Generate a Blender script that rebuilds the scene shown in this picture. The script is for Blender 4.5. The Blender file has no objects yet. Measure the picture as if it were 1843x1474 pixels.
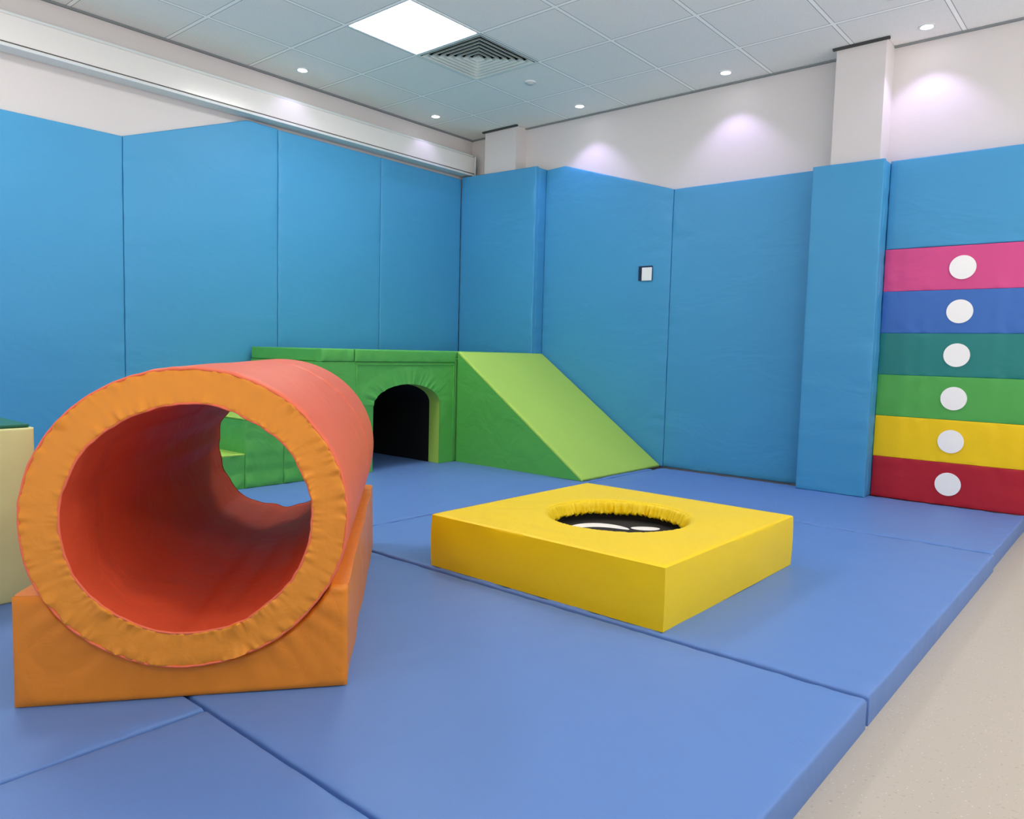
import bpy, math
import numpy as np
from mathutils import Vector, noise, Matrix

scene=bpy.context.scene
scene.view_settings.view_transform='Standard'
COL=scene.collection
R=math.radians
# ------------------------------------------------------------------ materials
def lin(c):
    o=[]
    for v in c:
        v/=255.0
        o.append(v/12.92 if v<=0.04045 else ((v+0.055)/1.055)**2.4)
    return (*o,1.0)
def nodes(m):
    m.use_nodes=True
    return m.node_tree.nodes, m.node_tree.links
def vinyl(name,rgb,rough=0.42,big=0.35,bigscale=3.0,grain=0.15,var=0.06,stretch=(1,1,1),spec=0.35,crease=0.0):
    m=bpy.data.materials.new(name); N,L=nodes(m)
    b=N['Principled BSDF']; b.inputs['Roughness'].default_value=rough
    b.inputs['Specular IOR Level'].default_value=spec
    mp=N.new('ShaderNodeMapping')
    mp.inputs['Scale'].default_value=stretch
    geo=N.new('ShaderNodeNewGeometry')
    L.new(geo.outputs['Position'],mp.inputs['Vector'])
    n1=N.new('ShaderNodeTexNoise'); n1.inputs['Scale'].default_value=bigscale; n1.inputs['Detail'].default_value=3; n1.inputs['Distortion'].default_value=0.6
    n2=N.new('ShaderNodeTexNoise'); n2.inputs['Scale'].default_value=420; n2.inputs['Detail'].default_value=2
    n3=N.new('ShaderNodeTexNoise'); n3.inputs['Scale'].default_value=1.7; n3.inputs['Detail'].default_value=4
    for n in (n1,n3): L.new(mp.outputs[0],n.inputs['Vector'])
    L.new(geo.outputs['Position'],n2.inputs['Vector'])
    b1=N.new('ShaderNodeBump'); b1.inputs['Strength'].default_value=big; b1.inputs['Distance'].default_value=0.05
    b2=N.new('ShaderNodeBump'); b2.inputs['Strength'].default_value=grain; b2.inputs['Distance'].default_value=0.002
    L.new(n1.outputs['Fac'],b1.inputs['Height']); L.new(n2.outputs['Fac'],b2.inputs['Height'])
    last=b1
    if crease:
        n4=N.new('ShaderNodeTexNoise'); n4.inputs['Scale'].default_value=bigscale*1.6; n4.inputs['Detail'].default_value=2; n4.inputs['Distortion'].default_value=1.5
        L.new(mp.outputs[0],n4.inputs['Vector'])
        s=N.new('ShaderNodeMath'); s.operation='SUBTRACT'; s.inputs[1].default_value=.5; a=N.new('ShaderNodeMath'); a.operation='ABSOLUTE'
        L.new(n4.outputs['Fac'],s.inputs[0]); L.new(s.outputs[0],a.inputs[0])
        mn=N.new('ShaderNodeMath'); mn.operation='MINIMUM'; mn.inputs[1].default_value=.03; L.new(a.outputs[0],mn.inputs[0])
        b3=N.new('ShaderNodeBump'); b3.inputs['Strength'].default_value=crease; b3.inputs['Distance'].default_value=0.06
        L.new(mn.outputs[0],b3.inputs['Height']); L.new(b1.outputs[0],b3.inputs['Normal']); last=b3
    L.new(last.outputs[0],b2.inputs['Normal']); L.new(b2.outputs[0],b.inputs['Normal'])
    mx=N.new('ShaderNodeMix'); mx.data_type='RGBA'
    c=lin(rgb)
    mx.inputs['A'].default_value=(c[0]*(1-var),c[1]*(1-var),c[2]*(1-var),1)
    mx.inputs['B'].default_value=(min(1,c[0]*(1+var)),min(1,c[1]*(1+var)),min(1,c[2]*(1+var)),1)
    L.new(n3.outputs['Fac'],mx.inputs['Factor']); L.new(mx.outputs['Result'],b.inputs['Base Color'])
    return m
def plain(name,rgb,rough=0.6,emis=None,strength=0,metal=0,bump=0.0,bscale=60):
    m=bpy.data.materials.new(name); N,L=nodes(m)
    b=N['Principled BSDF']; b.inputs['Roughness'].default_value=rough; b.inputs['Metallic'].default_value=metal
    n=N.new('ShaderNodeTexNoise'); n.inputs['Scale'].default_value=bscale
    geo=N.new('ShaderNodeNewGeometry'); L.new(geo.outputs['Position'],n.inputs['Vector'])
    c=lin(rgb); mx=N.new('ShaderNodeMix'); mx.data_type='RGBA'
    mx.inputs['A'].default_value=(c[0]*.97,c[1]*.97,c[2]*.97,1); mx.inputs['B'].default_value=c
    L.new(n.outputs['Fac'],mx.inputs['Factor']); L.new(mx.outputs['Result'],b.inputs['Base Color'])
    if bump:
        bp=N.new('ShaderNodeBump'); bp.inputs['Strength'].default_value=bump; bp.inputs['Distance'].default_value=0.003
        L.new(n.outputs['Fac'],bp.inputs['Height']); L.new(bp.outputs[0],b.inputs['Normal'])
    if emis:
        b.inputs['Emission Color'].default_value=(*emis,1); b.inputs['Emission Strength'].default_value=strength
    return m
M={}
M['wallblue']=vinyl('blue_wall_vinyl',(70,153,200),rough=0.5,big=0.24,bigscale=2.0,stretch=(1,1,1.8),crease=.09,var=.03)
M['matblue']=vinyl('blue_mat_vinyl',(98,136,200),rough=0.48,big=0.22,bigscale=2.2,crease=.08,var=.04)
M['orange']=vinyl('orange_vinyl',(230,136,36),rough=0.42,big=0.3,bigscale=5,crease=.14)
M['ring']=vinyl('amber_vinyl',(232,144,42),rough=0.42,big=0.12,bigscale=12)
M['coral']=vinyl('coral_vinyl',(236,112,78),rough=0.5,big=0.25,bigscale=4)
M['redlin']=vinyl('red_lining_vinyl',(226,88,54),rough=0.55,big=0.4,bigscale=4,spec=.15,crease=.15)
M['yellow']=vinyl('yellow_vinyl',(250,214,14),rough=0.45,big=0.2,bigscale=3,crease=.04)
M['green']=vinyl('green_vinyl',(90,178,82),rough=0.42,big=0.3,bigscale=5,crease=.1)
M['lime']=vinyl('lime_vinyl',(174,214,92),rough=0.5,big=0.15,bigscale=4)
M['cream']=vinyl('pale_lime_vinyl',(220,226,162),rough=0.45,big=0.2)
M['darkgreen']=vinyl('dark_green_vinyl',(30,110,90),rough=0.45)
M['pink']=vinyl('pink_vinyl',(218,78,140),big=0.25)
M['sblue']=vinyl('royal_blue_vinyl',(62,112,188),big=0.25)
M['teal']=vinyl('teal_vinyl',(38,130,126),big=0.25)
M['sgreen']=vinyl('grass_green_vinyl',(84,172,82),big=0.25)
M['syellow']=vinyl('sun_yellow_vinyl',(254,208,18),big=0.25)
M['sred']=vinyl('deep_red_vinyl',(182,30,46),big=0.25)
M['dot']=vinyl('white_dot_vinyl',(255,252,248),big=0.05,var=.01)
M['black']=plain('black_shade_lining',(8,8,9),0.7)  # black paints the deep shade in the arch tunnel; also the trampoline's inner wall
M['bed']=plain('black_trampoline_mesh',(22,20,20),0.75,bump=0.5,bscale=300)
M['white']=plain('white_paint',(216,210,207),0.7,bump=0.15,bscale=90)
M['boxw']=plain('white_gloss_casing',(226,223,218),0.18)
M['trimw']=plain('white_trim',(215,220,220),0.4)
M['darkgap']=plain('dark_gap',(60,62,62),0.8)
M['edge']=plain('shadow_grey_trim',(130,136,136),0.6)  # trim toned grey to paint the thin shadow line at the ceiling edge
M['sensor']=plain('sensor_grey',(190,194,192),0.6)
M['vent']=plain('vent_white',(214,222,214),0.5)
M['ventdark']=plain('vent_void',(10,10,10),0.9)
M['plate']=plain('switch_plate_white',(240,240,238),0.35)
M['cut']=plain('recess_shade_navy',(20,44,74),0.8)  # navy paints the shade of the recess round the switch
M['lens']=plain('downlight_lens',(255,255,255),0.3,(0.95,0.92,1.0),25)
M['panel']=plain('light_panel_diffuser',(255,255,255),0.4,(1.0,0.975,0.94),27)

def ceiling_mat(x0,y0,p):
    m=bpy.data.materials.new('ceiling_tiles'); N,L=nodes(m); b=N['Principled BSDF']; b.inputs['Roughness'].default_value=0.85
    geo=N.new('ShaderNodeNewGeometry'); sp=N.new('ShaderNodeSeparateXYZ'); L.new(geo.outputs['Position'],sp.inputs[0])
    fs=[]
    for ax,o in (('X',x0),('Y',y0)):
        a=N.new('ShaderNodeMath'); a.operation='SUBTRACT'; a.inputs[1].default_value=o-p*20; L.new(sp.outputs[ax],a.inputs[0])
        d=N.new('ShaderNodeMath'); d.operation='PINGPONG'; d.inputs[1].default_value=p/2; L.new(a.outputs[0],d.inputs[0])
        fs.append(d)
    mn=N.new('ShaderNodeMath'); mn.operation='MINIMUM'; L.new(fs[0].outputs[0],mn.inputs[0]); L.new(fs[1].outputs[0],mn.inputs[1])
    rp=N.new('ShaderNodeValToRGB'); e=rp.color_ramp.elements
    rp.color_ramp.interpolation='CONSTANT'
    sc=N.new('ShaderNodeMath'); sc.operation='MULTIPLY'; sc.inputs[1].default_value=10; L.new(mn.outputs[0],sc.inputs[0])
    e[0].position=0; e[0].color=lin((255,254,248))
    e[1].position=0.11; e[1].color=lin((146,147,145))  # dark line paints a shadow beside each grid bar
    k=rp.color_ramp.elements.new(0.15); k.color=lin((236,234,228))
    L.new(sc.outputs[0],rp.inputs[0])
    n=N.new('ShaderNodeTexNoise'); n.inputs['Scale'].default_value=180; n.inputs['Detail'].default_value=4; L.new(geo.outputs['Position'],n.inputs['Vector'])
    r2=N.new('ShaderNodeValToRGB'); r2.color_ramp.elements[0].position=0.36; r2.color_ramp.elements[0].color=(.92,.92,.92,1); r2.color_ramp.elements[1].position=0.55; r2.color_ramp.elements[1].color=(1,1,1,1)
    L.new(n.outputs['Fac'],r2.inputs[0])
    mx=N.new('ShaderNodeMix'); mx.data_type='RGBA'; mx.blend_type='MULTIPLY'; mx.inputs['Factor'].default_value=1
    L.new(rp.outputs[0],mx.inputs['A']); L.new(r2.outputs[0],mx.inputs['B']); L.new(mx.outputs['Result'],b.inputs['Base Color'])
    return m
def floor_mat():
    m=bpy.data.materials.new('speckled_beige_floor'); N,L=nodes(m); b=N['Principled BSDF']; b.inputs['Roughness'].default_value=0.5
    geo=N.new('ShaderNodeNewGeometry')
    v=N.new('ShaderNodeTexVoronoi'); v.inputs['Scale'].default_value=65; L.new(geo.outputs['Position'],v.inputs['Vector'])
    rp=N.new('ShaderNodeValToRGB'); rp.color_ramp.elements[0].position=0.07; rp.color_ramp.elements[0].color=lin((214,210,202)); rp.color_ramp.elements[1].position=0.13; rp.color_ramp.elements[1].color=lin((186,177,165))
    L.new(v.outputs['Distance'],rp.inputs[0])
    n=N.new('ShaderNodeTexNoise'); n.inputs['Scale'].default_value=110; n.inputs['Detail'].default_value=2; L.new(geo.outputs['Position'],n.inputs['Vector'])
    r2=N.new('ShaderNodeValToRGB'); r2.color_ramp.elements[0].position=0.29; r2.color_ramp.elements[0].color=(.80,.79,.78,1); r2.color_ramp.elements[1].position=0.35; r2.color_ramp.elements[1].color=(1,1,1,1)
    L.new(n.outputs['Fac'],r2.inputs[0])
    mx=N.new('ShaderNodeMix'); mx.data_type='RGBA'; mx.blend_type='MULTIPLY'; mx.inputs['Factor'].default_value=1
    L.new(rp.outputs[0],mx.inputs['A']); L.new(r2.outputs[0],mx.inputs['B']); L.new(mx.outputs['Result'],b.inputs['Base Color'])
    return m
# ------------------------------------------------------------------ helpers
def setp(o,label=None,category=None,group=None,kind=None):
    if label: o["label"]=label
    if category: o["category"]=category
    if group: o["group"]=group
    if kind: o["kind"]=kind
def mk(name,verts,faces,mats,origin=None,parent=None,fmat=None,bevel=0,smooth=35,seg=2,**kw):
    verts=[Vector(v) for v in verts]
    if origin is None:
        if parent is not None: origin=parent['_o']
        else:
            xs=[v.x for v in verts]; ys=[v.y for v in verts]; zs=[v.z for v in verts]
            origin=((min(xs)+max(xs))/2,(min(ys)+max(ys))/2,min(zs))
    origin=Vector(origin)
    me=bpy.data.meshes.new(name)
    me.from_pydata([tuple(v-origin) for v in verts],[],faces)
    if not isinstance(mats,(list,tuple)): mats=[mats]
    for m in mats: me.materials.append(m)
    if fmat:
        for i,p in enumerate(me.polygons): p.material_index=fmat[i]
    import bmesh
    bm=bmesh.new(); bm.from_mesh(me)
    bmesh.ops.recalc_face_normals(bm,faces=bm.faces); bm.to_mesh(me); bm.free()
    if smooth:
        for p in me.polygons: p.use_smooth=True
        me.set_sharp_from_angle(angle=R(smooth))
    o=bpy.data.objects.new(name,me); COL.objects.link(o)
    if parent is not None:
        o.parent=parent; o.location=origin-Vector(parent['_o'])
    else: o.location=origin
    o['_o']=tuple(origin)
    if bevel:
        b=o.modifiers.new('bevel','BEVEL'); b.width=bevel; b.segments=seg; b.limit_method='ANGLE'; b.angle_limit=R(40)
    setp(o,**kw)
    return o
def empty(name,origin,**kw):
    o=bpy.data.objects.new(name,None); o.empty_display_size=0.1; COL.objects.link(o); o.location=origin; o['_o']=tuple(origin)
    setp(o,**kw); return o
def boxvf(x0,x1,y0,y1,z0,z1):
    v=[(x0,y0,z0),(x1,y0,z0),(x1,y1,z0),(x0,y1,z0),(x0,y0,z1),(x1,y0,z1),(x1,y1,z1),(x0,y1,z1)]
    f=[(0,3,2,1),(4,5,6,7),(0,1,5,4),(1,2,6,5),(2,3,7,6),(3,0,4,7)]
    return v,f
def box(name,x0,x1,y0,y1,z0,z1,mat,bevel=0.0,**kw):
    v,f=boxvf(x0,x1,y0,y1,z0,z1)
    return mk(name,v,f,mat,bevel=bevel,**kw)
def samp(w,r,step):
    a=[0,r*.15,r*.45,r]; n=max(2,int((w-2*r)/step)); a+=[r+(w-2*r)*i/n for i in range(1,n)]; a+=[w-r,w-r*.45,w-r*.15,w]
    return a
def cushion(name,O,U,V,Nn,wu,wv,th,mat,topf=None,amp=0.006,r=0.018,step=0.04,fs=1.8,puck=0.0,**kw):
    O,U,V,Nn=map(Vector,(O,U,V,Nn)); us=samp(wu,r,step); vs=samp(wv,r,step)
    vt=[];fc=[];nu=len(us);nv=len(vs)
    for j,v in enumerate(vs):
        for i,u in enumerate(us):
            h=(topf(u)/wv) if topf else 1.0
            du=min(u,wu-u); dv=min(v,wv-v); 
            def rnd(d): 
                e=min(d/r,1.0); return math.sqrt(max(0,1-(1-e)**2))
            e=rnd(du)*rnd(dv)
            P=O+U*u+V*(v*h)
            inn=min(1,min(du,dv)/0.06)
            n=noise.noise(P*fs)*amp*inn
            if puck: # wrinkles running in from the stitched edges
                n+=puck*math.exp(-dv/0.07)*min(1,dv/0.01)*noise.noise(Vector((u*22,7.3,v*2+P.z)))+puck*math.exp(-du/0.07)*min(1,du/0.01)*noise.noise(Vector((3.1,v*16,u*2+P.x)))
            vt.append(P+Nn*(th-r*0.8*(1-e)+n))
    for j in range(nv-1):
        for i in range(nu-1):
            fc.append((j*nu+i,j*nu+i+1,(j+1)*nu+i+1,(j+1)*nu+i))
    ring=[i for i in range(nu)]+[j*nu+nu-1 for j in range(1,nv)]+[(nv-1)*nu+i for i in range(nu-2,-1,-1)]+[j*nu for j in range(nv-2,0,-1)]
    base=len(vt)
    for k in ring:
        p=vt[k]; d=(p-O).dot(Nn); vt.append(p-Nn*d)
    m=len(ring)
    for k in range(m): fc.append((ring[k],ring[(k+1)%m],base+(k+1)%m,base+k))
    fc.append(tuple(base+k for k in range(m)))
    return mk(name,vt,fc,mat,smooth=50,**kw)

# ------------------------------------------------------------------ room shell
ZC=2.79; ZF=-0.08; P=0.575; GX=-3.87; GY=2.90
XA=-4.98; YB=5.18; X1=1.6; Y0=-1.3
box('floor',XA-.1,X1,Y0,YB+.1,ZF-.1,ZF,floor_mat(),kind='structure',smooth=0)
box('wall_left',XA-.1,XA,Y0,YB+.1,ZF,ZC+.15,M['white'],kind='structure',smooth=0)
box('wall_back',XA,X1,YB,YB+.1,ZF,ZC+.15,M['white'],kind='structure',smooth=0)
xs=sorted(set([XA,X1]+[GX+P*k for k in range(-1,10) if XA<GX+P*k<X1]))
ys=sorted(set([Y0,YB]+[GY+P*k for k in range(-8,5) if Y0<GY+P*k<YB]))
lightcells=[(GX,GY),(GX,GY-4*P),(GX+8*P,GY-7*P),(GX+8*P,GY+P),(GX+7*P,GY-2*P)]  # first panel is in view; the others are unseen, added for fill light
ventcell=(GX,GY+P)
holes=lightcells+[ventcell]
vv=[];ff=[];
for i in range(len(xs)-1):
    for j in range(len(ys)-1):
        if any(abs(xs[i]-a)<.01 and abs(ys[j]-b)<.01 for a,b in holes): continue
        k=len(vv); vv+=[(xs[i],ys[j],ZC),(xs[i+1],ys[j],ZC),(xs[i+1],ys[j+1],ZC),(xs[i],ys[j+1],ZC)]; ff.append((k,k+1,k+2,k+3))
k=len(vv); vv+=[(XA,Y0,ZC+.15),(X1,Y0,ZC+.15),(X1,YB,ZC+.15),(XA,YB,ZC+.15)]; ff.append((k,k+1,k+2,k+3))
mk('ceiling',vv,ff,ceiling_mat(GX,GY,P),kind='structure',smooth=0)
box('trim_1',XA,XA+.02,Y0,YB,ZC-.012,ZC-.001,M['edge'],kind='structure',smooth=0)
box('trim_2',XA+.02,X1,YB-.02,YB,ZC-.010,ZC-.001,M['edge'],kind='structure',smooth=0)
box('wall_column',-4.69,-4.33,5.04,YB,ZF,ZC-.002,M['white'],kind='structure',smooth=0)
box('wall_column',-1.665,-1.375,5.0,YB,ZF,ZC-.002,M['white'],kind='structure',smooth=0)
box('trim_3',-1.685,-1.355,4.98,5.0,ZC-.014,ZC-.001,M['darkgap'],kind='structure',smooth=0)  # dark strips paint the shadow gap at both column heads
box('trim_4',-4.71,-4.31,5.02,5.04,ZC-.014,ZC-.001,M['darkgap'],kind='structure',smooth=0)
cas=empty('blind_casing',(XA,1.8,2.43),label="long white blind casing fixed high along the wall",category="blind casing")
box('casing',XA+.001,-4.86,-1.2,5.09,2.445,2.605,M['boxw'],bevel=.008,parent=cas)
box('top_rail',XA+.001,-4.875,-1.2,5.088,2.606,2.625,M['trimw'],bevel=.004,parent=cas)
box('bottom_rail',XA+.01,-4.852,-1.2,5.092,2.430,2.446,M['trimw'],bevel=.002,parent=cas)
box('groove',-4.861,-4.858,-1.19,5.085,2.452,2.457,M['darkgap'],parent=cas)
box('end_cap',XA+.001,-4.853,5.09,5.10,2.43,2.61,M['trimw'],bevel=.003,parent=cas)

# ------------------------------------------------------------------ ceiling fixtures
for i,(a,b) in enumerate(lightcells):
    e=empty('ceiling_light',(a+P/2,b+P/2,ZC),label="square white LED light panel in the tiled ceiling, all but one added as fill",category="ceiling light",group="square light panels in the ceiling")
    g=.014
    box('diffuser',a+g,a+P-g,b+g,b+P-g,ZC+.004,ZC+.02,M['panel'],parent=e,smooth=0)
    v=[];f=[]
    for (x0,x1,y0,y1) in ((a,a+P,b,b+g),(a,a+P,b+P-g,b+P),(a,a+g,b+g,b+P-g),(a+P-g,a+P,b+g,b+P-g)):
        bv,bf=boxvf(x0,x1,y0,y1,ZC-.003,ZC+.02); k=len(v); v+=bv; f+=[tuple(q+k for q in t) for t in bf]
    mk('frame',v,f,M['trimw'],parent=e,smooth=0)
a,b=ventcell; cx,cy=a+P/2,b+P/2
e=empty('air_vent',(cx,cy,ZC),label="square white four-way air diffuser with slanted louvres in the ceiling",category="air vent")
h=P/2; z1=ZC+.11
v=[(cx-h,cy-h,ZC+.001),(cx+h,cy-h,ZC+.001),(cx+h,cy+h,ZC+.001),(cx-h,cy+h,ZC+.001),(cx-h,cy-h,z1),(cx+h,cy-h,z1),(cx+h,cy+h,z1),(cx-h,cy+h,z1)]
f=[(4,5,6,7),(0,1,5,4),(1,2,6,5),(2,3,7,6),(3,0,4,7)]
mk('plenum',v,f,M['ventdark'],parent=e,smooth=0)
def sqring(v,f,h0,z0,h1,z1_):
    k=len(v)
    for hh,zz in ((h0,z0),(h1,z1_)):
        v+=[(cx-hh,cy-hh,zz),(cx+hh,cy-hh,zz),(cx+hh,cy+hh,zz),(cx-hh,cy+hh,zz)]
    f+=[(k+i,k+(i+1)%4,k+4+(i+1)%4,k+4+i) for i in range(4)]
v=[];f=[]
sqring(v,f,h,ZC-.003,h-.016,ZC-.003)
mk('frame',v,f,M['vent'],parent=e,smooth=0)
for n in range(7):
    ho=h-.020-n*.038
    v=[];f=[]
    sqring(v,f,ho,ZC-.006,ho-.005,ZC-.006)
    sqring(v,f,ho-.005,ZC-.006,ho-.022,ZC+.018)
    mk('louvre',v,f,M['vent'],parent=e,smooth=0)
def disc(name,c,nrm,rad,th,mat,n=40,**kw):
    c=Vector(c); nrm=Vector(nrm).normalized(); t=nrm.orthogonal().normalized(); s=nrm.cross(t)
    v=[];f=[]
    for d in (0,th):
        for i in range(n):
            q=2*math.pi*i/n; v.append(c+nrm*d+t*rad*math.cos(q)+s*rad*math.sin(q))
    f=[tuple(range(n)),tuple(range(n,2*n))]+[(i,(i+1)%n,n+(i+1)%n,n+i) for i in range(n)]
    return mk(name,v,f,mat,**kw)
def lathe(name,c,prof,mat,n=40,**kw):
    v=[];f=[];m=len(prof)
    for i in range(n):
        q=2*math.pi*i/n
        for r_,z in prof: v.append((c[0]+r_*math.cos(q),c[1]+r_*math.sin(q),c[2]+z))
    for i in range(n):
        for j in range(m-1):
            f.append((i*m+j,((i+1)%n)*m+j,((i+1)%n)*m+j+1,i*m+j+1))
    return mk(name,v,f,mat,**kw)
dl=[(-4.72,3.17,3.0),(-4.72,4.46,3.0),(-3.60,4.95,12),(-2.385,4.96,12),(-1.155,4.975,12),(0.1,4.96,12)]
for x,y,en in dl:
    e=empty('downlight',(x,y,ZC),label="small round recessed white spotlight in the ceiling near the wall",category="downlight",group="recessed spotlights around the ceiling edge")
    lathe('rim',(x,y,ZC),[(.045,-.001),(.043,-.006),(.036,-.007),(.031,-.004),(.030,-.001)],M['trimw'],parent=e)
    disc('lens',(x,y,ZC-.004),(0,0,1),.030,.003,M['lens'],parent=e)
    ld=bpy.data.lights.new('spot','SPOT'); ld.energy=en; ld.color=(.68,.54,1.0); ld.spot_size=R(100); ld.spot_blend=.5; ld.shadow_soft_size=.02
    lo=bpy.data.objects.new('lamp',ld); COL.objects.link(lo); lo.parent=e; lo.location=(0,0,-.012)
sm=empty('smoke_detector',(-3.58,4.31,ZC),label="small round white smoke detector on the ceiling",category="smoke detector")
lathe('base',(-3.58,4.31,ZC),[(.0,-.010),(.040,-.010),(.044,.001)],M['trimw'],parent=sm)
lathe('sensor_head',(-3.58,4.31,ZC),[(.0,-.022),(.016,-.022),(.024,-.018),(.028,-.010)],M['sensor'],parent=sm)
sm=empty('smoke_detector',(-1.19,4.42,ZC),label="round grey sensor dome on the ceiling",category="ceiling sensor")
lathe('base',(-1.19,4.42,ZC),[(.0,-.014),(.065,-.014),(.07,.001)],M['sensor'],parent=sm)
lathe('sensor_head',(-1.19,4.42,ZC),[(.0,-.035),(.03,-.03),(.045,-.02),(.05,-.014)],M['trimw'],parent=sm)

# ------------------------------------------------------------------ wall pads
XP=-4.93
def cushion_wall(name,O,U,Nn,wu,topf,th,mat,**kw):
    H=max(topf(0),topf(wu),topf(wu/2))
    return cushion(name,O,U,(0,0,1),Nn,wu,H,th,mat,topf=topf,amp=.006,fs=2.0,puck=.012,step=.03,r=.009,**kw)
def interp(pts):
    def f(x):
        if x<=pts[0][0]: return pts[0][1]
        for (a,b),(c,d) in zip(pts,pts[1:]):
            if x<=c: return b+(d-b)*(x-a)/(c-a)
        return pts[-1][1]
    return f
g=.0015
for y0,y1,tp,lab in [(-1.15,-.07,[(0,2.11)],"tall sky-blue vinyl wall pad beside other pads"),(-.07,.98,[(0,2.11)],"tall sky-blue vinyl wall pad beside other pads"),
        (.98,2.03,[(0,2.11)],"tall sky-blue vinyl wall pad with a level top"),
        (2.03,3.11,[(2.03,2.11),(2.87,2.41),(3.11,2.405)],"sky-blue vinyl wall pad with a top rising in a slope"),
        (3.11,4.06,[(0,2.40)],"tall sky-blue vinyl wall pad behind the green platform"),
        (4.06,4.995,[(0,2.40)],"tall sky-blue vinyl wall pad next to the room corner")]:
    ff_=interp(tp)
    cushion_wall('wall_pad',(XA+.001,y0+g,0.0),(0,1,0),(1,0,0),y1-y0-2*g,lambda u,ff_=ff_,y0=y0:ff_(y0+g+u),XP-XA,M['wallblue'],label=lab,category="wall pad",group="blue padded wall panels")
for x0,x1,tp,lab in [(-4.059,-2.84,[(-4.06,2.39),(-3.86,2.40),(-2.84,2.09)],"sky-blue wall pad with a downward sloping top and a switch cut-out"),
        (-2.84,-1.762,[(0,2.09)],"tall sky-blue vinyl wall pad next to a padded column")]:
    ff_=interp(tp)
    cushion_wall('wall_pad',(x0+g,YB-.001,0.0),(1,0,0),(0,-1,0),x1-x0-2*g,lambda u,ff_=ff_,x0=x0:ff_(x0+g+u),.05,M['wallblue'],label=lab,category="wall pad",group="blue padded wall panels")
def colpad(x0,x1,yf,yb,h0,h1,lab):
    e=empty('column_pad',((x0+x1)/2,yf,0),label=lab,category="wall pad",group="blue padded column covers")
    cushion_wall('front_pad',(x0,yf+.035,0.0),(1,0,0),(0,-1,0),x1-x0-.001,lambda u:h0+(h1-h0)*u/(x1-x0),.035,M['wallblue'],parent=e)
    cushion_wall('side_pad',(x1-.028,yf+.0355,0.0),(0,1,0),(1,0,0),yb-yf-.036,lambda u:h1-.004,.028,M['wallblue'],parent=e)
    return e
colpad(-4.932,-4.06,4.995,YB-.002,2.415,2.40,"sky-blue padding wrapped round the corner column")
colpad(-1.76,-1.333,4.955,5.17,2.07,2.065,"sky-blue padding wrapped round a projecting column")
YR=5.075
cushion('wall_pad',(-1.33,YB-.001,1.535),(1,0,0),(0,0,1),(0,-1,0),.85,.535,YB-YR,M['wallblue'],amp=.006,r=.01,puck=.010,label="short sky-blue vinyl wall pad above the rainbow panel",category="wall pad",group="blue padded wall panels")
rb=empty('rainbow_panel',(-.905,YR,0),label="rainbow wall pad of six coloured bands with white dots",category="wall pad")
cols=[('sred','deep red band with a white dot'),('syellow','yellow band with a white dot'),('sgreen','grass green band with a white dot'),('teal','teal band with a white dot'),('sblue','royal blue band with a white dot'),('pink','pink band with a white dot')]
for i,(c,lab) in enumerate(cols):
    z0=i*.2555
    s=cushion('band',(-1.33,YB-.001,z0),(1,0,0),(0,0,1),(0,-1,0),.85,.2553,YB-YR,M[c],amp=.004,r=.005,puck=.008,step=.02,parent=rb,label=lab)
    disc('dot',(-.905,YR-.004,z0+.128),(0,-1,0),.069,.003,M['dot'],n=48,parent=s)
sw=empty('light_switch',(-3.05,5.12,1.42),label="white square switch plate in a cut-out of the blue pad",category="light switch")
box('cut_out_shade',-3.112,-2.994,5.118,5.126,1.422,1.533,M['cut'],parent=sw)  # flat dark square on the pad, painted as a shaded recess
box('switch_plate',-3.078,-2.992,5.110,5.118,1.420,1.520,M['plate'],bevel=.002,parent=sw)

# ------------------------------------------------------------------ floor mats
mats=[(-2.81,-.5,.852,1.992),(-2.81,-.5,2.014,3.935),(-2.81,-.508,3.958,5.065),(-4.92,-2.826,2.012,4.95),
      (-1.632,-.5,-.4,.842),(-2.81,-1.642,-.4,.842),(-4.92,-2.826,-.4,2.0)]
for x0,x1,y0,y1 in mats:
    cushion('floor_mat',(x0,y0,ZF+.0005),(1,0,0),(0,1,0),(0,0,1),x1-x0,y1-y0,-ZF-.001,M['matblue'],amp=.0035,fs=3,puck=.007,r=.009,step=.035,
        label="blue vinyl foam floor mat laid edge to edge",category="floor mat",group="blue foam floor mats")

# ------------------------------------------------------------------ green corner set
XG=-4.06; XB=-4.90; HT=.84
def fx(a,b,d): return (d,a,b)
e=empty('arch_tunnel',((XG+XB)/2,3.47,0),label="green padded platform block with an arched crawl-through tunnel",category="soft play block")
yL,yR,ac,aw,sp,rise=2.875,4.08,3.61,.315,.45,.15
arc=[(ac+aw*math.cos(q),sp+rise*math.sin(q)) for q in [math.pi*k/28 for k in range(29)]]
poly=[(yR,0),(yR,HT-.085),(yL,HT-.085),(yL,0),(ac-aw,0)]+arc[::-1]+[(ac+aw,0)]
def archshell(name,d0,d1,m_out,m_in):
    n=len(poly); v=[fx(a,b,d0) for a,b in poly]+[fx(a,b,d1) for a,b in poly]
    f=[tuple(range(n))[::-1],tuple(range(n,2*n))]+[(i,(i+1)%n,n+(i+1)%n,n+i) for i in range(n)]
    fm=[0,0]+[1 if 4<=i<=n-2 else 0 for i in range(n)]
    return mk(name,v,f,[m_out,m_in],fmat=fm,parent=e,bevel=0)
archshell('arch_front',XG,XG-.11,M['green'],M['lime'])
archshell('tunnel_body',XG-.1105,XB,M['green'],M['black'])  # inside coloured black in place of deep shade
box('tunnel_end_shade',XB-.003,XB+.002,ac-aw,ac+aw,0.001,.6,M['black'],parent=e)  # black sheet painting the dark at the far end
cushion('top_rail',(XG-.06,3.135,HT-.083),(0,1,0),(0,0,1),(1,0,0),yR-3.135,.081,.070,M['green'],amp=.003,r=.007,puck=.004,step=.02,parent=e)
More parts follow.
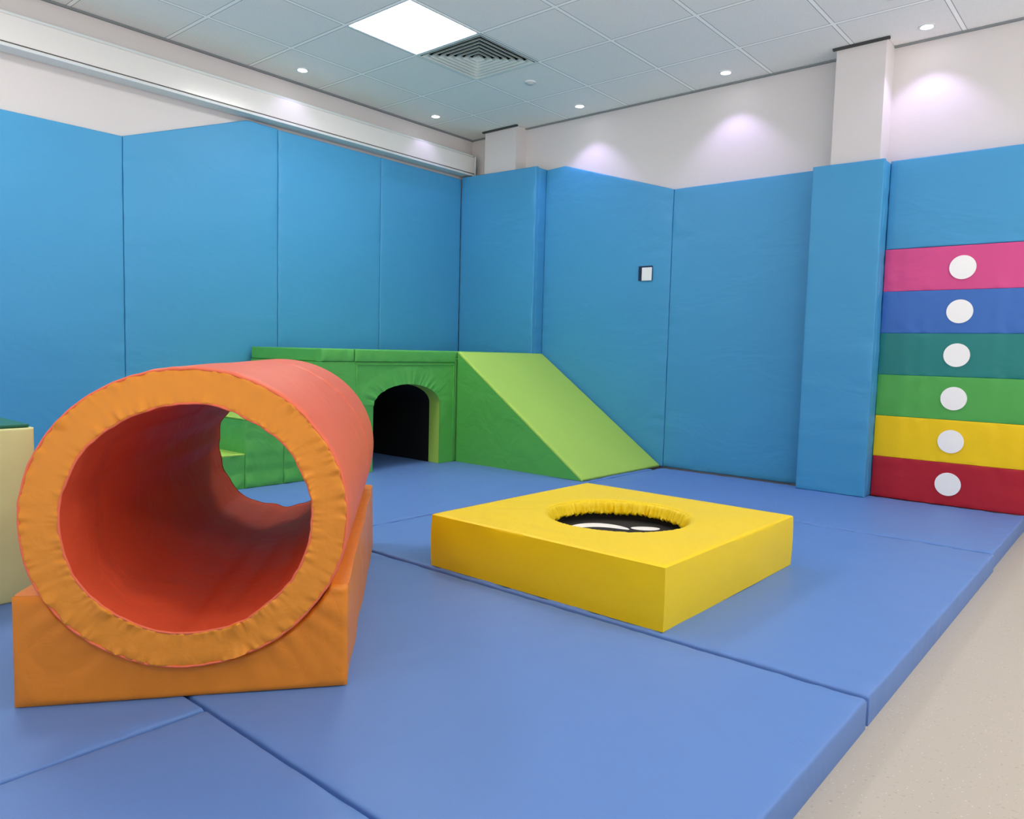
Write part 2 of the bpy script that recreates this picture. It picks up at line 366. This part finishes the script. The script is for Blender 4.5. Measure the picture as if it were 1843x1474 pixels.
cushion('side_rail',(XG-.06,yL,HT-.083),(0,1,0),(0,0,1),(1,0,0),3.13-yL,.081,.064,M['green'],amp=.005,r=.009,puck=.008,step=.02,parent=e)
box('lid',XB,XG-.061,yL+.002,yR-.002,HT-.084,HT,M['green'],bevel=.008,parent=e)
def piping(y0,y1,z0,z1): box('piping',XG-.001,XG+.006,y0,y1,z0,z1,M['green'],bevel=.002,parent=e)
piping(3.15,4.07,.735,.743); piping(3.15,3.158,.001,.734); piping(4.062,4.07,.001,.734)
v=[];f=[];nk=160;nr=9
path=[(ac+aw,0.001),(ac+aw,.15),(ac+aw,.3)]+[(ac+aw*math.cos(math.pi*k/nk),sp+rise*math.sin(math.pi*k/nk)) for k in range(nk+1)]+[(ac-aw,.3),(ac-aw,.15),(ac-aw,0.001)]
out=[]
for (a,b) in path:
    if b<sp-.001: out.append((a+(.135 if a>ac else -.135),b))
    else:
        q=math.atan2((b-sp)/rise,(a-ac)/aw); out.append((ac+(aw+.135)*math.cos(q)*(1.0),sp+(rise+.125)*math.sin(q)))
for k,((a,b),(c,d)) in enumerate(zip(path,out)):
    top=max(0,min(1,(b-sp+.05)/.06))
    for j in range(nr):
        s=j/(nr-1); y=a+(c-a)*s; z=b+(d-b)*s
        q=math.atan2(b-sp+.2,a-ac)
        cr=abs(noise.noise(Vector((q*9+1.7,s*.5,0))))*.014+abs(noise.noise(Vector((q*17,s*.5,4))))*.006
        fade=max(0,1-s)**.8
        v.append((XG+.0012+(.002*fade+cr*top*fade if s<1 else 0),y,z))
for k in range(len(path)-1):
    for j in range(nr-1): f.append((k*nr+j,(k+1)*nr+j,(k+1)*nr+j+1,k*nr+j+1))
mk('arch_trim',v,f,M['green'],parent=e,smooth=80)
e=empty('step_unit',((XG+XB)/2,2.48,0),label="green padded steps with lime treads leading up to the platform",category="soft play steps")
ye=2.868; st=.262
for k,zt in ((1,.63),(2,.42),(3,.21)):
    y1_=ye-(k-1)*st; y0_=y1_-st
    box('step',XB,XG-.026,y0_,y1_-.001,0,zt-.012,M['green'],bevel=.006,parent=e)
    cushion('side_cover',(XG-.026,y0_,0),(0,1,0),(0,0,1),(1,0,0),st-.001,zt-.006,.025,M['green'],amp=.008,r=.006,puck=.014,step=.015,parent=e)
    box('tread',XB,XG+.002,y0_-.004,y1_-.002,zt-.011,zt,M['lime'],bevel=.004,parent=e)
e=empty('corner_platform',((XG+XB)/2,4.53,0),label="green padded corner platform block at the top of the ramp",category="soft play block")
box('block',XB,-4.062,4.085,4.975,0,HT-.05,M['green'],bevel=.008,parent=e)
box('lid',XB,-4.062,4.085,4.975,HT-.049,HT+.002,M['green'],bevel=.01,parent=e)
e=empty('ramp',(-3.45,4.6,0),label="green foam ramp with a lime sloping top against the blue wall",category="soft play ramp")
xt,xb=-4.045,-2.875; y0,y1=4.095,5.112
v=[(xt,y0,0),(xb,y0,0),(xb,y0,.006),(xt,y0,HT-.012),(xt,y1,0),(xb,y1,0),(xb,y1,.006),(xt,y1,HT-.012)]
f=[(0,1,2,3),(4,7,6,5),(0,4,5,1),(1,5,6,2),(2,6,7,3),(3,7,4,0)]
mk('body',v,f,M['green'],parent=e,smooth=0)
U=Vector((xb-xt,0,-(HT-.018))); wu=U.length; U.normalize(); Nn=Vector((-U.z,0,U.x)); Nn=Vector((abs(Nn.x),0,abs(Nn.z)))
cushion('slope_cover',Vector((xt,y0-.002,HT-.012))+Nn*.0005,U,(0,1,0),Nn,wu+.012,y1-y0,.016,M['lime'],amp=.003,r=.008,puck=.004,step=.03,parent=e)

# ------------------------------------------------------------------ yellow trampoline block
cx,cy,hr=-1.617,2.575,.29; xa,xb_,ya,yb_=-2.13,-1.10,2.03,3.09; HY=.207
e=empty('trampoline_block',((xa+xb_)/2,(ya+yb_)/2,0),label="square yellow foam block with a round sunken trampoline",category="trampoline")
mx_,my_=(xa+xb_)/2,(ya+yb_)/2; hx,hy=(xb_-xa)/2,(yb_-ya)/2
na=320; v=[];f=[]
def sq(q):
    c,s=math.cos(q),math.sin(q); m=max(abs(c),abs(s)); return mx_+hx*c/m,my_+hy*s/m
rows=[]
ss=[0,.015,.03,.05,.08,.12,.18,.26,.38,.5,.62,.74,.85,.93,.98,1.0]
for s in ss:
    row=[]
    for i in range(na):
        q=2*math.pi*i/na; X_,Y_=sq(q)
        ix,iy=cx+(hr+.004)*math.cos(q),cy+(hr+.004)*math.sin(q)
        x=ix+(X_-ix)*s; y=iy+(Y_-iy)*s
        edge=math.sin(math.pi*min(1,s))
        z=HY+.005*noise.noise(Vector((x*5,y*5,0)))*edge-(.004 if s==1 else 0)
        pl=-.006*math.exp(-s*26)*abs(noise.noise(Vector((math.cos(q)*18,math.sin(q)*18,3))))-.003*math.exp(-s*60)
        row.append((x,y,z+pl))
    rows.append(row)
for z in (HY-.012,HY*.75,HY*.5,HY*.25,.012,0.001):
    row=[]
    for i in range(na):
        q=2*math.pi*i/na; X_,Y_=sq(q); 
        bl=1+.006*math.sin(math.pi*z/HY)+.003*noise.noise(Vector((X_*6,Y_*6,z*6)))
        row.append((mx_+(X_-mx_)*bl,my_+(Y_-my_)*bl,z))
    rows.append(row)
row=[(cx+(hr+.004)*math.cos(2*math.pi*i/na),cy+(hr+.004)*math.sin(2*math.pi*i/na),.001) for i in range(na)]
rows.append(row)
for row in rows: v+=row
nrw=len(rows)
for j in range(nrw):
    j2=(j+1)%nrw
    for i in range(na): f.append((j*na+i,j*na+(i+1)%na,j2*na+(i+1)%na,j2*na+i))
mk('block',v,f,M['yellow'],parent=e,smooth=45)
v=[];f=[];nk=480;prof=[(.006,-.005),(-.001,-.007),(-.005,-.014),(-.009,-.028),(-.010,-.042),(-.016,-.052),(-.006,-.060)]
for i in range(nk):
    q=2*math.pi*i/nk
    n_=abs(noise.noise(Vector((math.cos(q)*15,math.sin(q)*15,0))))
    n2=noise.noise(Vector((math.cos(q)*26,math.sin(q)*26,5)))
    for j,(dr,dz) in enumerate(prof):
        w=0 if j==0 else min(1,j/4)
        r_=hr+dr-w*(.034*n_+.006*n2); v.append((cx+r_*math.cos(q),cy+r_*math.sin(q),HY+dz+(w*.012*n2 if j>3 else 0)))
m=len(prof)
for i in range(nk):
    for j in range(m-1): f.append((i*m+j,((i+1)%nk)*m+j,((i+1)%nk)*m+j+1,i*m+j+1))
mk('gathered_rim',v,f,M['yellow'],parent=e,smooth=80)
disc('trampoline_bed',(cx,cy,.112),(0,0,1),hr+.002,.012,M['bed'],n=64,parent=e)
lathe('inner_wall',(cx,cy,0),[(hr+.002,.12),(hr+.001,.15),(hr-.002,.19)],M['black'],parent=e)
def stroke(name,pts,w):
    v=[];f=[]; n=len(pts)
    for i,(x,y) in enumerate(pts):
        a=pts[max(0,i-1)]; b=pts[min(n-1,i+1)]; d=Vector((b[0]-a[0],b[1]-a[1],0)).normalized(); nn=Vector((-d.y,d.x,0))
        ww=w*math.sqrt(max(0.02,1-(2*i/(n-1)-1)**2))
        for s in (1,-1): v.append(Vector((x,y,.1252))+nn*ww*s)
    for i in range(n-1): f.append((2*i,2*i+1,2*i+3,2*i+2))
    mk(name,v,f,M['dot'],parent=e,smooth=0)
rx,ry=.76,.65; bx,by=-.65,.76
def arcp(c,L_,sag,n=20):
    o=[]
    for k in range(n+1):
        t=2*k/n-1
        o.append((c[0]+rx*L_*t-bx*sag*t*t,c[1]+ry*L_*t-by*sag*t*t))
    return o
stroke('printed_mark',arcp((-1.765,2.645),.125,.07),.036)
stroke('printed_mark',arcp((-1.585,2.740),.06,-.01),.034)

# ------------------------------------------------------------------ cream block
e=empty('foam_cube',(-3.06,.5,0),label="pale lime foam block with a dark green top",category="soft play block")
cushion('front_face',(-2.80,.2,0),(0,1,0),(0,0,1),(1,0,0),.648,.565,.04,M['cream'],amp=.005,r=.008,puck=.005,parent=e)
box('body',-3.36,-2.801,.2,.848,0,.565,M['cream'],bevel=.006,parent=e)
box('top_cover',-3.32,-2.770,.198,.838,.566,.577,M['darkgreen'],bevel=.004,parent=e)

# ------------------------------------------------------------------ tunnel + cradle
FL=Vector((-1.957,.548,0)); FR=Vector((-1.504,1.148,0)); W=(FR-FL); WL=W.length; W.normalize()
A=Vector((-.748,.664,0)).normalized(); LEN=1.40
HS=1.02  # the soft tube sags slightly wider than tall
Z=Vector((0,0,1)); RO,RI=.358,.273; c0=.390; zc=.439; CC=FL+W*c0+Z*zc
def fc_(a,b,d): return FL+W*a+Z*b+A*d
Rc=.3605
q0=math.acos((zc-.262)/Rc)
pro=[(0,0),(0,.262)]
for k in range(37):
    q=-q0+2*q0*k/36
    pro.append((c0+HS*Rc*math.sin(q),zc-Rc*math.cos(q)))
pro=[p for p in pro if 0<=p[0]<=WL]
pro+= [(WL,.258),(WL,0)]
pro2=[]
for p in pro:
    if not pro2 or (abs(p[0]-pro2[-1][0])+abs(p[1]-pro2[-1][1])>.004): pro2.append(p)
e=empty('cradle',tuple((FL+FR)/2+A*.7),label="orange foam cradle with a curved hollow holding the tunnel",category="soft play cradle")
v=[];f=[];n=len(pro2);ds=[0,.006,.02,.06]+[.06+(LEN-.12)*k/20 for k in range(1,20)]+[LEN-.06,LEN-.02,LEN-.006,LEN]
for d in ds:
    ed=.008*(1 if d in (0,LEN) else (.3 if d in (.006,LEN-.006) else 0))
    for (a,b) in pro2:
        a2=a; b2=b
        if a<.01 or a>WL-.01:
            a2+=ed*(1 if a<.01 else -1)+.006*noise.noise(Vector((a*9,b*9,d*5)))
        v.append(fc_(a2,max(.0005,b2),d))
m_=len(ds)
for j in range(m_-1):
    for i in range(n): f.append((j*n+i,j*n+(i+1)%n,(j+1)*n+(i+1)%n,(j+1)*n+i))
f.append(tuple((m_-1)*n+i for i in range(n)))
mk('body',v,f,M['orange'],parent=e,smooth=40)
topf=interp(sorted([(a,b) for a,b in pro2 if b>.001],key=lambda t:t[0]))
v=[];f=[];nu,nv=160,26
for i in range(nu+1):
    a=WL*i/nu
    for j in range(nv+1):
        t=j/nv; b=.0005+(topf(a)-.0005)*t
        e1=min(a,WL-a,b+.0,(topf(a)-b)+.0); e1=min(1,max(0,e1)/.016); rr=math.sqrt(max(0,1-(1-e1)**2))
        ang=math.atan2(b-zc,(a-c0)/HS); dist=math.hypot(b-zc,(a-c0)/HS)-Rc
        wr=.016*abs(noise.noise(Vector((ang*7,dist*3,2.0))))*math.exp(-max(0,dist)/.07)+.004*abs(noise.noise(Vector((a*4,b*9+a*3,8))))
        v.append(fc_(a,b,-.008*rr-wr*rr-.001))
for i in range(nu):
    for j in range(nv): f.append((i*(nv+1)+j,(i+1)*(nv+1)+j,(i+1)*(nv+1)+j+1,i*(nv+1)+j+1))
mk('front_panel',v,f,M['orange'],parent=e,smooth=80)

e=empty('play_tunnel',tuple(CC+A*.7-Z*RO),label="coral and orange padded cylinder tunnel resting in the cradle",category="play tunnel")
def cyl(t,q,r_): return CC+A*t+W*(HS*r_*math.cos(q))+Z*(r_*math.sin(q))
nk=480
def surf(name,rows,mat,sm=60):
    v=[];f=[]
    for row in rows: v+=row
    for j in range(len(rows)-1):
        for i in range(nk): f.append((j*nk+i,j*nk+(i+1)%nk,(j+1)*nk+(i+1)%nk,(j+1)*nk+i))
    return mk(name,v,f,mat,parent=e,smooth=sm)
T0,T1=-.03,1.36
def qn(q,K,s=0,o=0): return noise.noise(Vector((math.cos(q)*K+o,math.sin(q)*K,s)))
def outr(t,q):
    r_=RO
    r_+=.003*noise.noise(Vector((math.cos(q)*2.5,math.sin(q)*2.5,t*3)))
    d=t-T0; r_+=.005*math.exp(-d/.05)*qn(q,12,d*2)*min(1,.35+d/.03)
    r_-=.009*math.exp(-((t-.86)/.011)**2)
    r_+=.006*math.exp(-abs(t-.86)/.08)*qn(q,9,t*3)
    d2=T1-t; r_-=.012*math.exp(-d2/.012)
    r_-=.006*math.exp(-d/.006)
    return r_
def inr(t,q):
    r_=RI+.004*noise.noise(Vector((math.cos(q)*3,math.sin(q)*3,t*3+5)))
    d=t-T0; r_+=.003*math.exp(-d/.06)*qn(q,10,d*2,7)
    r_+=.012*qn(q,4,t*1.2,3)*min(1,d/.2)
    r_-=.014*min(1,d/.9)
    return r_
ts=[T0,T0+.006,T0+.015,T0+.03,T0+.05,T0+.08,T0+.12]+[T0+.12+k*.04 for k in range(1,18)]+[.83,.845,.852,.86,.868,.88,.9,.93]+[.97+k*.04 for k in range(0,9)]+[1.32,1.34,1.35,T1]
ts=sorted(set(round(t,4) for t in ts))
TQ=[2*math.pi*i/nk for i in range(nk)]
surf('outer_cover',[[cyl(t,q,outr(t,q)) for q in TQ] for t in ts],M['coral'])
def ringpt(s,q,sgn,te):
    ra,rb_=outr(te,q)+.002,inr(te,q)-.002
    r_=ra+(rb_-ra)*s
    bul=.005*math.sin(math.pi*s)**.5 if 0<s<1 else 0
    w=(.05+.95*abs(2*s-1)**2.0)*(1 if 0<s<1 else .25)
    w*=.55+.9*max(0,qn(q,1.6,1.3,2)+.3)
    qq=q+.10*(s-.5)*qn(q,3,0,2)
    pl=(.016*abs(qn(qq,10,s*1.3,4))+.009*abs(qn(qq,23,s*1.6,9)))*w
    return cyl(te+sgn*(bul+pl-.002),q,r_)
S=[0,.03,.08,.15,.25,.37,.5,.63,.75,.85,.92,.97,1]
surf('front_ring',[[ringpt(s,q,-1,T0) for q in TQ] for s in S],M['ring'],85)
surf('rear_ring',[[ringpt(s,q,1,T1) for q in TQ] for s in S],M['ring'],85)
# thin coral piping along both stitched edges of the front ring
for fn in (lambda q: outr(T0,q)+.001, lambda q: inr(T0,q)-.0005):
    rows=[]
    for k in range(9):
        ph=2*math.pi*k/8
        rows.append([cyl(T0-.001+.0032*math.sin(ph),q,fn(q)+.0032*math.cos(ph)) for q in TQ])
    surf('piping',rows,M['coral'],80)
ti=[T0,T0+.01,T0+.03,T0+.06]+[T0+.1+k*.05 for k in range(25)]+[T1]
surf('inner_lining',[[cyl(t,q,inr(t,q)) for q in TQ] for t in ti],M['redlin'])

# ------------------------------------------------------------------ world light (added fill from the unbuilt sides, stronger below to lift the ceiling)
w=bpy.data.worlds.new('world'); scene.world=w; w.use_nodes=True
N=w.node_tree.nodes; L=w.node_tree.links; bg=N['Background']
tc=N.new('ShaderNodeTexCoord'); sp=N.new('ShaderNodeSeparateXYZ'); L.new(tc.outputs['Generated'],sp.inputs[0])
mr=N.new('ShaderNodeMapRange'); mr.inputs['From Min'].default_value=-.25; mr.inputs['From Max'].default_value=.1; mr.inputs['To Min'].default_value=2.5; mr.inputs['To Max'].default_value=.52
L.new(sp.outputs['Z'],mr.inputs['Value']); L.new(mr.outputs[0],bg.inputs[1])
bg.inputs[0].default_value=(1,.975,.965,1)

# ------------------------------------------------------------------ camera
f_,yaw,pit,rol=1357.8,R(40.456),R(4.387),R(1.442)
fw=Vector((-math.sin(yaw)*math.cos(pit),math.cos(yaw)*math.cos(pit),-math.sin(pit)))
r0=Vector((math.cos(yaw),math.sin(yaw),0)); u0=r0.cross(fw)
rr=r0*math.cos(rol)+u0*math.sin(rol); uu=-r0*math.sin(rol)+u0*math.cos(rol)
cd=bpy.data.cameras.new('camera'); cam=bpy.data.objects.new('camera',cd); COL.objects.link(cam)
mt=Matrix((( rr.x,uu.x,-fw.x,0),(rr.y,uu.y,-fw.y,0),(rr.z,uu.z,-fw.z,.85),(0,0,0,1)))
cam.matrix_world=mt; cd.sensor_width=36; cd.sensor_fit='HORIZONTAL'; cd.lens=f_/1843*36; cd.clip_start=.05
scene.camera=cam
for o in scene.objects:
    if '_o' in o: del o['_o']
